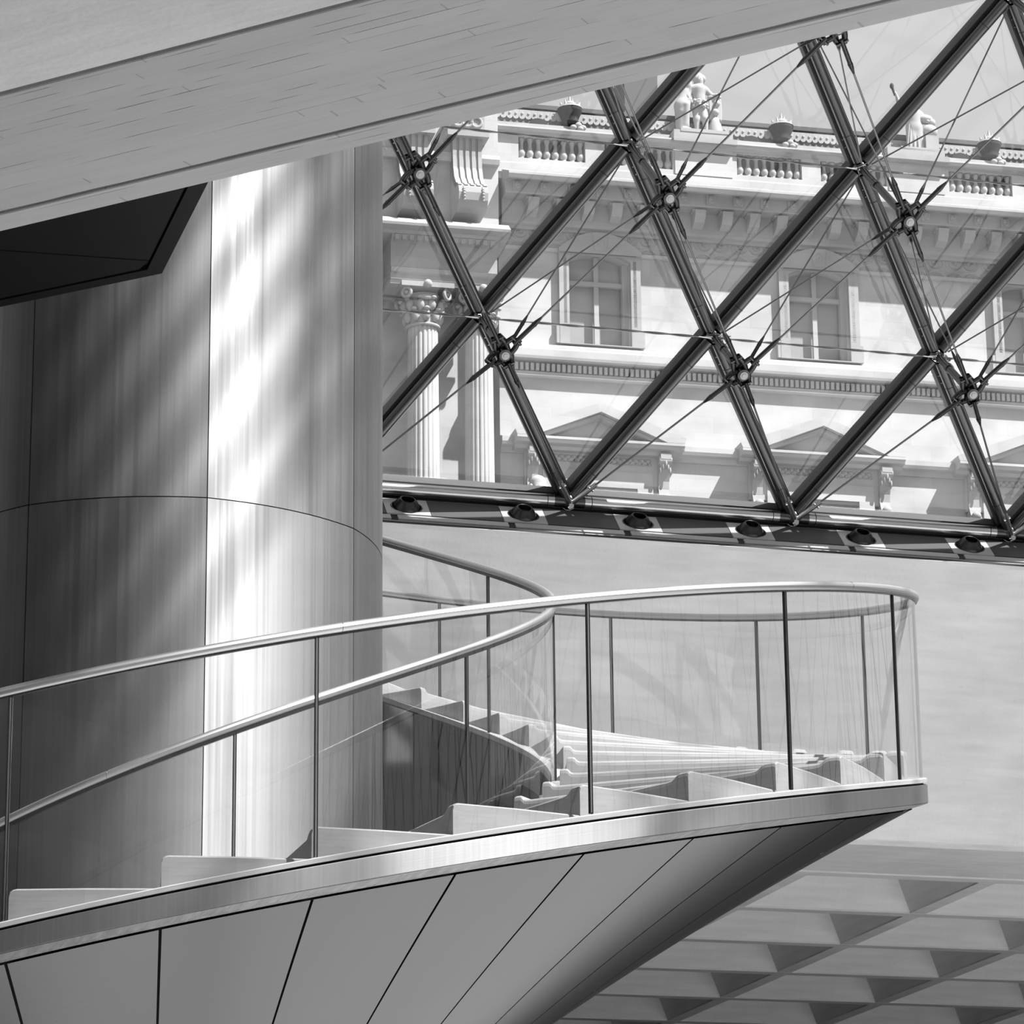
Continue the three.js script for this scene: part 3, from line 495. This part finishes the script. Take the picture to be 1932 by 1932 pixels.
  part('parapet_back', span(-0.5, UR, 42, 43.9, -0.4, -0.3), M.facade, w);
  part('gutter_ledge', moulding([[-0.4, 43.9], [0.12, 43.9], [0.16, 44.0], [0.14, 44.14], [-0.2, 44.24], [-0.4, 44.24]], -0.6, UR), M.carved, w);
  part('gutter_top', moulding([[-0.9, 44.66], [-0.25, 44.68], [-0.2, 44.72], [-0.2, 44.77], [-0.14, 44.79], [-0.14, 44.93], [-0.9, 45.0]], -0.6, UR), M.zinc, w);
  const tg = new THREE.Shape(); tg.moveTo(-0.1, 0.17); tg.lineTo(-0.1, -0.05); tg.absarc(0, -0.05, 0.1, Math.PI, 2 * Math.PI, false); tg.lineTo(0.1, 0.17);
  const tongue = merge([boxUV(new THREE.ExtrudeGeometry(tg, { depth: 0.05, bevelEnabled: false, curveSegments: 5 })), ball(0, 0.03, 0.06, 0.045, 1, 1, 0.6, 7)]);
  for (let k = 0; k < 150; k++) { const m = part('frieze_tongue', tongue, M.carved, w); m.position.set(-0.5 + k * 0.203, 44.56, -0.22); }
  const potG = flat(new THREE.LatheGeometry([[0, -0.28], [0.22, -0.28], [0.25, -0.18], [0.22, -0.1], [0.26, 0.0], [0.33, 0.2], [0.35, 0.3], [0.3, 0.32], [0, 0.32]].map((p) => new THREE.Vector2(...p)), 16));
  const crownG = merge([flat(new THREE.CylinderGeometry(0.33, 0.36, 0.06, 16).translate(0, 0.34, 0)), ...[-0.24, -0.14, -0.05, 0.05, 0.14, 0.24].map((x, i) => cyl(V(x * 0.8, 0.34, 0.12 * (i % 2)), V(x * 1.15, 0.56 + 0.16 * (1 - Math.abs(x) * 4), 0.1 * (i % 2)), 0.075, 0.012, 7)), ball(0, 0.46, 0.1, 0.12, 1.3, 1, 0.8, 8), cyl(V(0, 0.5, 0), V(0, 0.86, 0), 0.07, 0.015, 7)]);
  const beardG = merge([ball(0.2, -0.32, 0.1, 0.12), ball(0.33, -0.4, 0.1, 0.11), ball(0.06, -0.42, 0.12, 0.11), ball(0.25, -0.47, 0.15, 0.1)]);
  for (const u of [1.98, 9.0, 16.1, 23.2]) { const x = su(u, -0.2), p = part('gutter_pot', potG, M.dirtStone, w, 'blackened stone pot with a leafy crown on the gutter'); p.position.set(x, 44.5, 0.0); p.scale.set(1.15, 0.92, 1.15); part('crown', crownG, M.carved, p); part('beard', beardG, M.carved, p); const f = part('fan', extrude(Array.from({ length: 9 }, (_, i) => [0.3 * Math.cos(i * Math.PI / 8), 0.2 * Math.sin(i * Math.PI / 8)]), 0.2), M.dirtStone, w); f.position.set(x - 1.05, 44.16, -0.1); }
  // belt course with dentils under the windows
  part('belt_course', moulding([[0, 36.18], [0.1, 36.16], [0.42, 36.2], [0.44, 36.28], [0.44, 36.5], [0.4, 36.56], [0.26, 36.6], [0.26, 36.66], [0.2, 36.74], [0, 36.78]], -0.35, UR), M.facade, w);
  const denG = box(0.1, 0.23, 0.17);
  for (let k = 0; k < 150; k++) { const m = part('dentil', denG, M.facade, w); m.position.set(-0.2 + k * 0.168, 35.98, 0.17); }
  part('belt_fillet', moulding([[0, 35.68], [0.12, 35.68], [0.2, 35.72], [0.2, 35.84], [0.1, 35.87], [0, 35.87]], -0.35, UR), M.facade, w);
  part('lower_belt', moulding([[0, 33.2], [0.1, 33.2], [0.12, 33.36], [0.26, 33.4], [0.3, 33.5], [0.3, 33.66], [0, 33.76]], -0.35, UR), M.facade, w);
  // pediments on scrolled consoles over the tall windows below
  [2.88, 10.12, 17.3, 24.45].forEach((c0) => {
    const e = 0.78, c = su(c0, e), hw = 2.66, y0 = sv(33.62, e), y1 = sv(33.95, e), ya = sv(35.03, e);
    const ped = part('pediment', extrude([[c - hw, y1 - 0.1], [c - hw - 0.06, y1 + 0.06], [c, ya], [c + hw + 0.06, y1 + 0.06], [c + hw, y1 - 0.1], [c + hw - 0.55, y1 - 0.1], [c, ya - 0.3], [c - hw + 0.55, y1 - 0.1]], e), M.facade, w);
    part('raking_moulding', merge([-1, 1].map((s) => extrude(s < 0 ? [[c - hw + 0.55, y1 - 0.1], [c, ya - 0.32], [c, ya - 0.42], [c - hw + 0.85, y1 - 0.1]] : [[c + hw - 0.85, y1 - 0.1], [c, ya - 0.42], [c, ya - 0.32], [c + hw - 0.55, y1 - 0.1]], 0.5, 0.1))), M.facade, ped);
    part('pediment_cornice', moulding([[0.1, y0 - 0.12], [0.4, y0 - 0.1], [0.46, y0], [e - 0.06, y0 + 0.02], [e - 0.04, y0 + 0.1], [e, y0 + 0.14], [e, y0 + 0.22], [0.1, y0 + 0.28]], c - hw, c + hw), M.facade, ped);
    part('tympanum', span(c - 2.2, c + 2.2, y0 + 0.2, y0 + 0.36, 0, 0.24), M.facade, ped);
    part('tympanum_field', extrude([[c - hw + 0.4, y1 - 0.12], [c + hw - 0.4, y1 - 0.12], [c, ya - 0.25]], 0.16), M.facade, ped);
    part('frieze_block', span(c - 2.3, c + 2.3, 32.1, y0 - 0.05, 0, 0.2), M.facade, ped);
    const gl = []; for (let k = 0; k < 34; k++) { const x = c - 1.62 + k * 0.098, y = sv(33.17, 0.3) + (k % 2 ? 0.035 : -0.035); gl.push(ball(x, y, 0.24, 0.085, 1, 0.9, 0.8, 6)); gl.push(ball(x + 0.05, y - (k % 2 ? 0.1 : -0.1), 0.22, 0.06, 1.2, 0.8, 0.7, 6)); }
    const gar = part('garland', merge(gl), M.carved, ped, 'carved laurel garland'); gar.userData.kind = 'stuff';
    part('architrave', extrude([[c - 1.75, 20], [c - 1.25, 20], [c - 1.25, 32.2], [c + 1.25, 32.2], [c + 1.25, 20], [c + 1.75, 20], [c + 1.75, 32.72], [c - 1.75, 32.72]], 0.26), M.facade, ped);
    part('door_panel', span(c - 1.5, c + 1.5, 20, 32.4, -0.85, -0.8), M.blind, ped);
    part('transom', span(c - 1.3, c + 1.3, 31.3, 31.5, -0.6, -0.5), M.windowWood, ped);
    for (const s of [-1, 1]) {
      const x = c + s * 2.08, pr = [[0, 0.0], [0, -1.62], [0.16, -1.66], [0.3, -1.58], [0.34, -1.42], [0.26, -1.28], [0.2, -1.1], [0.22, -0.85], [0.32, -0.6], [0.46, -0.4], [0.56, -0.22], [0.56, -0.06], [0.5, 0]];
      const k = part('console', moulding(pr.map(([a, b]) => [a + 0.1, b + 33.32]), x - 0.17, x + 0.17), M.carved, ped, 'scrolled stone console');
      const lv = []; for (let q = 0; q < 5; q++) { const t = q / 4; lv.push(ball(x + (q - 2) * 0.075, 32.98 - 0.1 * Math.abs(q - 2), 0.62 - 0.05 * Math.abs(q - 2), 0.05, 0.8, 2.2, 0.8, 7)); } lv.push(ball(x, 31.9, 0.46, 0.15, 1.05, 0.9, 0.9, 9)); part('acanthus', merge(lv), M.carved, k);
      part('volute', merge([cyl(V(x - 0.2, 33.08, 0.5), V(x + 0.2, 33.08, 0.5), 0.15, 0.15, 14), cyl(V(x - 0.19, 31.8, 0.32), V(x + 0.19, 31.8, 0.32), 0.13, 0.13, 12)]), M.carved, k);
    }
  });
  // projecting bay on the near side: paired fluted columns under a broken entablature with tall scroll brackets
  part('bay_wall', extrude([[UL, 9], [-0.34, 9], [-0.34, 40], [UL, 40]], 1.0, -2.0), M.facade, w);
  for (const [u0, y0, y1, x] of [[-1.9, 20, 31.6, 0.42], [-4.6, 20, 31.6, 0.5]]) part('painted_niche', extrude([[su(u0, 0) - x, y0], [su(u0, 0) + x, y0], [su(u0, 0) + x, y1], [su(u0, 0) + x * 0.6, y1 + 0.3], [su(u0, 0), y1 + 0.42], [su(u0, 0) - x * 0.6, y1 + 0.3], [su(u0, 0) - x, y1]], 0.02, -1.0), M.zinc, w);  // flat dark plates, the shade of a niche put into their colour
  for (const [c0, r] of [[-2.71, 0.53], [-0.94, 0.48]]) {
    const c = su(c0, 1.0), y0 = 24, y1 = sv(37.15, 1.0), fl = 20;
    const col = part('fluted_column', grid(fl * 6, 6, (u, v) => { const a = u * 2 * Math.PI, rr = r * lerp(1.0, 0.88, v * v) * (0.985 - 0.075 * Math.pow(Math.max(0, Math.sin(u * fl * 2 * Math.PI)), 0.6)); return [c + rr * Math.sin(a), lerp(y0, y1, v), 0.75 + rr * Math.cos(a)]; }, (u, v) => [u * 3, v * 12]), M.facade, w);
    part('astragal', flat(new THREE.TorusGeometry(r * 0.93, 0.06, 8, 32).rotateX(Math.PI / 2).translate(c, y1, 0.75)), M.carved, col);
    const cap = [flat(new THREE.CylinderGeometry(r * 1.05, r * 0.86, 1.0, 24).translate(c, y1 + 0.5, 0.75)), box(r * 3.1, 0.16, r * 3.1, c, y1 + 1.16, 0.75)];
    for (let row = 0; row < 2; row++) for (let k = 0; k < 10; k++) { const a = (k + row * 0.5) * Math.PI / 5, rr = r * (0.98 + 0.1 * row); cap.push(ball(c + rr * Math.sin(a), y1 + 0.28 + row * 0.34, 0.75 + rr * Math.cos(a), 0.13, 1, 1.6, 1, 7)); const r2 = rr + 0.12; cap.push(ball(c + r2 * Math.sin(a), y1 + 0.46 + row * 0.34, 0.75 + r2 * Math.cos(a), 0.08, 1.2, 0.8, 1.2, 6)); }
    for (const [sx, sz] of [[1, 1], [1, -1], [-1, 1], [-1, -1]]) { const g = new THREE.TorusGeometry(0.15, 0.06, 7, 16); g.rotateY(sx * sz * Math.PI / 4 + (sz < 0 ? Math.PI : 0)); g.translate(c + sx * r * 1.18, y1 + 0.92, 0.75 + sz * r * 1.18); cap.push(flat(g), ball(c + sx * r * 1.18, y1 + 0.92, 0.75 + sz * r * 1.18, 0.08)); }
    cap.push(ball(c, y1 + 1.18, 0.75 + r * 1.5, 0.14), ball(c, y1 + 0.82, 0.75 + r * 1.16, 0.13, 2, 0.8, 0.7));
    part('capital', merge(cap), M.carved, col, 'leafy capital with corner scrolls');
  }
  const ex0 = su(-3.75, 1.5), ex1 = su(-0.36, 1.5);
  part('entablature', merge([moulding([[-0.2, 38.0], [1.3, 38.0], [1.3, 38.12], [1.36, 38.14], [1.36, 38.3], [1.45, 38.34], [1.5, 38.46], [1.4, 38.5], [1.4, 39.3], [1.55, 39.36], [1.62, 39.5], [-0.2, 39.5]], ex0, ex1), moulding([[-0.2, 38.0], [0.15, 38.0], [0.25, 38.5], [0.25, 39.5], [-0.2, 39.5]], UL, ex0)]), M.carved, w);
  part('entablature_cornice', moulding([[-0.2, 39.5], [1.66, 39.5], [1.7, 39.6], [2.0, 39.66], [2.02, 39.74], [1.7, 40.0], [0.7, 40.3], [-0.2, 40.3]], UL, ex1 + 0.3), M.carved, w);
  const dg = box(0.13, 0.16, 0.2); for (let k = 0; k < 14; k++) { const m = part('bay_dentil', dg, M.carved, w); m.position.set(ex0 + 0.15 + k * 0.23, 39.4, 1.55); }
  part('attic_wall', span(UL, -0.5, 40, 44.6, -1, 0.75), M.facade, w);
  part('attic_band', moulding([[0.7, 42.3], [0.95, 42.3], [1.0, 42.45], [0.95, 42.6], [0.7, 42.6]], UL, -0.5), M.facade, w);
  for (const c0 of [-3.05, -1.32]) {
    const c = su(c0, 1.2), wd = 0.56;
    const pr = [[0.7, 43.0], [1.16, 43.0], [1.16, 42.4], [1.2, 42.0], [1.34, 41.62], [1.6, 41.32], [1.86, 41.2], [1.9, 41.14], [2.02, 41.06], [2.08, 40.86], [2.04, 40.62], [1.9, 40.42], [1.6, 40.34], [0.7, 40.34]];
    const k = part('scroll_bracket', moulding(pr, c - wd + 0.1, c + wd - 0.1), M.carved, w, 'tall stone scroll bracket with ribbed front');
    for (let q = -2; q <= 2; q++) part('rib', moulding(pr.slice(1, 8).map(([a, b]) => [a + 0.06, b]).concat([[1.5, 41.2], [1.1, 41.6], [0.9, 42.2], [0.9, 43]]), c + q * 0.2 - 0.06, c + q * 0.2 + 0.06), M.carved, k);
    part('beads', merge([-1, 1].flatMap((q) => Array.from({ length: 7 }, (_, i) => { const t = -0.5 + i * 0.26; return ball(c + q * 0.3, 40.78 + 0.36 * Math.sin(t), 1.72 + 0.4 * Math.cos(t), 0.05, 1, 1, 1, 6); }))), M.carved, k);
    part('bracket_cap', span(c - wd - 0.1, c + wd + 0.1, 43.0, 43.2, 0.7, 1.42), M.carved, k);
    part('bracket_crest', merge([span(c - wd, c + wd, 43.2, 43.9, 0.7, 1.2), ...[-0.3, 0, 0.3].map((x) => flat(new THREE.TorusGeometry(0.16, 0.05, 6, 14).translate(c + x, 43.55, 1.22)))]), M.carved, k);
  }
  part('roof', span(-9, UR, 43, 44.6, -14, -0.95), M.zinc, w);
  part('roof_block', span(su(3.85, -6), su(4.95, -6), 44, 49, -8, -6), M.zinc, w, 'dark roof block behind the gutter');
}

// ---------------------------------------------------------------- statues
function blob(bones, cell, smooth) {                    // one continuous skin over tapered bones [a, b, ra, rb]
  const bb = new THREE.Box3(); for (const [a, b, ra, rb] of bones) { for (const [p, r] of [[a, ra], [b, rb]]) { bb.expandByPoint(V(p[0] - r, p[1] - r, p[2] - r)); bb.expandByPoint(V(p[0] + r, p[1] + r, p[2] + r)); } }
  bb.expandByScalar(smooth + cell * 2); const c = bb.getCenter(V(0, 0, 0)), s = bb.getSize(V(0, 0, 0)), h = Math.max(s.x, s.y, s.z) / 2, res = Math.min(110, Math.ceil(2 * h / cell));
  const mc = new MarchingCubes(res, M.statue, false, false, 400000); mc.isolation = 0;
  for (let k = 0; k < res; k++) for (let j = 0; j < res; j++) for (let i = 0; i < res; i++) {
    const p = [c.x + h * (2 * i / res - 1), c.y + h * (2 * j / res - 1), c.z + h * (2 * k / res - 1)]; let d = 9;
    for (const [a, b, ra, rb] of bones) {
      const ab = [b[0] - a[0], b[1] - a[1], b[2] - a[2]], ap = [p[0] - a[0], p[1] - a[1], p[2] - a[2]], L = ab[0] ** 2 + ab[1] ** 2 + ab[2] ** 2, t = L ? Math.max(0, Math.min(1, (ap[0] * ab[0] + ap[1] * ab[1] + ap[2] * ab[2]) / L)) : 0;
      const q = Math.hypot(ap[0] - ab[0] * t, ap[1] - ab[1] * t, ap[2] - ab[2] * t) - lerp(ra, rb, t), m = Math.max(smooth - Math.abs(d - q), 0) / smooth; d = Math.min(d, q) - m * m * smooth / 4;
    }
    mc.field[k * res * res + j * res + i] = -d;
  }
  mc.update(); const n = mc.count, g = new THREE.BufferGeometry();
  g.setAttribute('position', new THREE.Float32BufferAttribute(Array.from(mc.positionArray.subarray(0, n * 3)).map((x, i) => x * h + [c.x, c.y, c.z][i % 3]), 3)); g.setAttribute('normal', new THREE.Float32BufferAttribute(Array.from(mc.normalArray.subarray(0, n * 3)), 3)); return boxUV(g);
}
const onPier = (u, e, y) => V(su(u, e), y, e).applyAxisAngle(V(0, 1, 0), FT).add(V(...FP)).toArray();
{
  // youth in a fleece loincloth, arm on a shield, a draped companion behind his shoulder
  const s = thing('statue', 'pale stone youth in a loincloth with a draped companion and shield, on the roof pedestal', 'statue', onPier(6.32, 0.1, 44.2), FT, { group: 'statues on the roof pedestals' });
  const Hh = 2.14, k = Hh / 2.0, S = (b) => b.map(([a, c, ra, rb]) => [a.map((x) => x * k), c.map((x) => x * k), ra * k, rb * k]);
  const body = S([[[-0.09, 0.06, 0.05], [-0.1, 0.5, 0.06], 0.07, 0.1], [[-0.1, 0.5, 0.06], [-0.08, 0.95, 0], 0.1, 0.15], [[-0.09, 0.05, 0.05], [-0.11, 0.04, 0.2], 0.06, 0.045],
    [[0.16, 0.06, 0.1], [0.13, 0.5, 0.16], 0.07, 0.1], [[0.13, 0.5, 0.16], [0.08, 0.95, 0], 0.1, 0.15], [[0.16, 0.05, 0.1], [0.2, 0.04, 0.25], 0.06, 0.045],
    [[0, 0.98, 0], [0, 1.2, 0.0], 0.19, 0.17], [[0, 1.2, 0], [0, 1.48, 0.0], 0.18, 0.22], [[-0.16, 1.5, 0], [0.16, 1.5, 0], 0.13, 0.13], [[0, 1.5, 0], [0.02, 1.68, 0.03], 0.09, 0.08],
    [[0.02, 1.76, 0.05], [0.02, 1.86, 0.04], 0.115, 0.12], [[0.02, 1.72, 0.12], [0.02, 1.75, 0.12], 0.06, 0.07],
    [[0.24, 1.5, 0], [0.4, 1.3, 0.05], 0.09, 0.075], [[0.4, 1.3, 0.05], [0.52, 1.3, 0.16], 0.07, 0.055], [[-0.24, 1.5, 0], [-0.36, 1.24, 0.04], 0.09, 0.075], [[-0.36, 1.24, 0.04], [-0.26, 1.0, 0.14], 0.07, 0.055]]);
  const bm = part('figure', blob(body, 0.035, 0.07), M.statue, s);
  part('hair', blob(S([[[-0.06, 1.86, 0.0], [0.1, 1.86, 0.0], 0.13, 0.13], [[0.02, 1.92, 0.02], [0.02, 1.94, 0.02], 0.11, 0.1], [[-0.09, 1.72, -0.02], [-0.09, 1.84, 0], 0.05, 0.07], [[0.13, 1.72, -0.02], [0.13, 1.84, 0], 0.05, 0.07]]), 0.035, 0.04), M.statue, bm);
  part('face', merge([ball(0.02 * k, 1.79 * k, 0.175 * k, 0.022, 1, 1.6, 1.2, 7), ball(-0.03 * k, 1.82 * k, 0.155 * k, 0.018, 1.3, 0.8, 0.6, 6), ball(0.07 * k, 1.82 * k, 0.155 * k, 0.018, 1.3, 0.8, 0.6, 6), ball(0.02 * k, 1.725 * k, 0.17 * k, 0.025, 1.4, 0.5, 0.7, 6)]), M.statue, bm);
  const fl = []; const r = rng(3); for (let i = 0; i < 60; i++) { const a = r() * 6.28, y = 0.86 + r() * 0.2; fl.push(ball(0.23 * Math.cos(a) * k, y * k, (0.03 + 0.2 * Math.sin(a)) * k, 0.06 + 0.02 * r(), 1, 1, 1, 6)); } part('loincloth', merge(fl), M.statue, bm);
  part('companion', blob(S([[[-0.52, 0.1, -0.05], [-0.5, 0.95, -0.08], 0.2, 0.24], [[-0.5, 0.95, -0.08], [-0.38, 1.36, -0.08], 0.24, 0.17], [[-0.38, 1.36, -0.08], [-0.3, 1.56, -0.02], 0.14, 0.09], [[-0.3, 1.6, 0.0], [-0.3, 1.66, 0.02], 0.1, 0.09], [[-0.45, 0.3, 0.1], [-0.42, 0.9, 0.16], 0.09, 0.1], [[-0.5, 0.08, 0.15], [-0.38, 0.06, 0.24], 0.1, 0.08], [[-0.56, 0.7, 0.1], [-0.3, 1.1, 0.14], 0.07, 0.06]]), 0.035, 0.07), M.statue, s);
  part('shield_stand', merge([flat(new THREE.LatheGeometry([[0, 0], [0.22, 0], [0.24, 0.1], [0.2, 0.4], [0.15, 0.5], [0.13, 0.62], [0, 0.62]].map((p) => new THREE.Vector2(...p)), 16).translate(0.5, 0, 0.05)), extrude([[-0.2, 0.55], [0.2, 0.55], [0.22, 0.9], [0.2, 1.32], [0, 1.4], [-0.24, 1.3], [-0.22, 0.9]].map(([a, b]) => [a + 0.52, b]), 0.16, -0.05, [], 0.03), ball(0.5, 0.8, 0.14, 0.12), ball(0.56, 1.12, 0.12, 0.11), ball(0.42, 1.34, 0.06, 0.1, 1.6, 0.7, 1), ball(0.62, 1.36, 0.06, 0.1, 1.2, 0.8, 1)]), M.statue, s);
  part('plinth', span(-0.75, 0.85, -0.05, 0.06, -0.3, 0.42), M.carved, s);
}
{
  const s = thing('statue', 'pale stone draped figure raising a torch beside a barrel, on the roof pedestal', 'statue', onPier(13.6, 0.1, 44.2), FT, { group: 'statues on the roof pedestals' });
  const f = part('figure', blob([[[-0.1, 0.1, 0.0], [-0.08, 0.9, 0], 0.16, 0.2], [[0.16, 0.1, 0.05], [0.1, 0.9, 0.02], 0.14, 0.18], [[0, 0.9, 0], [-0.02, 1.35, 0], 0.22, 0.26], [[-0.2, 1.4, 0], [0.2, 1.38, 0], 0.13, 0.13], [[0, 1.45, 0], [0.06, 1.66, 0.08], 0.1, 0.12], [[-0.22, 1.4, 0], [-0.5, 1.75, 0.05], 0.09, 0.07], [[-0.5, 1.75, 0.05], [-0.62, 2.05, 0.08], 0.06, 0.05], [[0.24, 1.38, 0], [0.42, 1.12, 0.12], 0.09, 0.08]], 0.035, 0.08), M.statue, s);
  const folds = []; for (let i = 0; i < 9; i++) { const x = -0.3 + i * 0.075; folds.push(cyl(V(x, 0.05, 0.12 + 0.06 * (i % 2)), V(x * 0.7, 0.95, 0.14), 0.045, 0.03, 7)); } part('drapery', merge(folds), M.statue, f);
  part('torch_hand', merge([cyl(V(-0.64, 1.95, 0.08), V(-0.72, 2.25, 0.08), 0.03, 0.05, 8), ball(-0.73, 2.28, 0.08, 0.07, 1, 1.5, 1)]), M.dirtStone, f);
  part('barrel', merge([flat(new THREE.SphereGeometry(0.28, 18, 12).scale(1, 0.9, 1).translate(0.5, 0.78, 0.02)), ball(0.36, 1.22, 0.02, 0.2, 1.5, 0.8, 1), ball(0.58, 1.1, 0.05, 0.15)]), M.statue, s);
  part('block', merge([span(0.28, 0.72, 0.0, 0.56, -0.2, 0.3), span(-0.62, 0.75, -0.05, 0.06, -0.3, 0.4)]), M.carved, s);
}
{
  const s = thing('stone_bust', 'bearded stone head just above the bottom rail, left of the first strut foot', 'statue', onPier(0.84, 2.2, 9.4), FT);
  const y = sv(31.85, 2.2) - 9.4;
  const h = part('head', blob([[[0, y + 0.3, 0], [0, y + 0.42, -0.04], 0.24, 0.26], [[0, y + 0.08, 0.1], [0, y + 0.2, 0.1], 0.13, 0.17], [[0, y - 0.25, 0], [0, y, 0], 0.16, 0.15], [[-0.4, y - 0.5, 0], [0.4, y - 0.5, 0], 0.24, 0.24], [[0, y + 0.16, 0.24], [0, y + 0.28, 0.22], 0.035, 0.025]], 0.03, 0.05), M.statue, s);
  const r = rng(12), b = []; for (let i = 0; i < 26; i++) b.push(ball((r() - 0.5) * 0.26, y + 0.04 - r() * 0.26, 0.14 + r() * 0.08, 0.05, 1, 1.2, 1, 6)); part('beard', merge(b), M.statue, h);
  part('hair', merge(Array.from({ length: 20 }, (_, i) => { const a = Math.PI * (0.9 + 1.2 * i / 19); return ball(0.24 * Math.cos(a + Math.PI), y + 0.24 + 0.05 * (i % 3), 0.24 * Math.sin(a) * 0.9, 0.07, 1, 1.3, 1, 6); })), M.statue, h);
  part('brow', merge([ball(-0.09, y + 0.27, 0.22, 0.05, 1.4, 0.5, 0.6, 6), ball(0.09, y + 0.27, 0.22, 0.05, 1.4, 0.5, 0.6, 6), ball(-0.09, y + 0.22, 0.21, 0.03, 1.3, 0.7, 0.6, 6), ball(0.09, y + 0.22, 0.21, 0.03, 1.3, 0.7, 0.6, 6), ball(0, y + 0.09, 0.25, 0.04, 1.5, 0.5, 0.6, 6)]), M.statue, h);
  part('pillar', span(-0.45, 0.45, 0, y - 0.6, -0.3, 0.3), M.facade, s);
}

renderer.render(scene, camera);
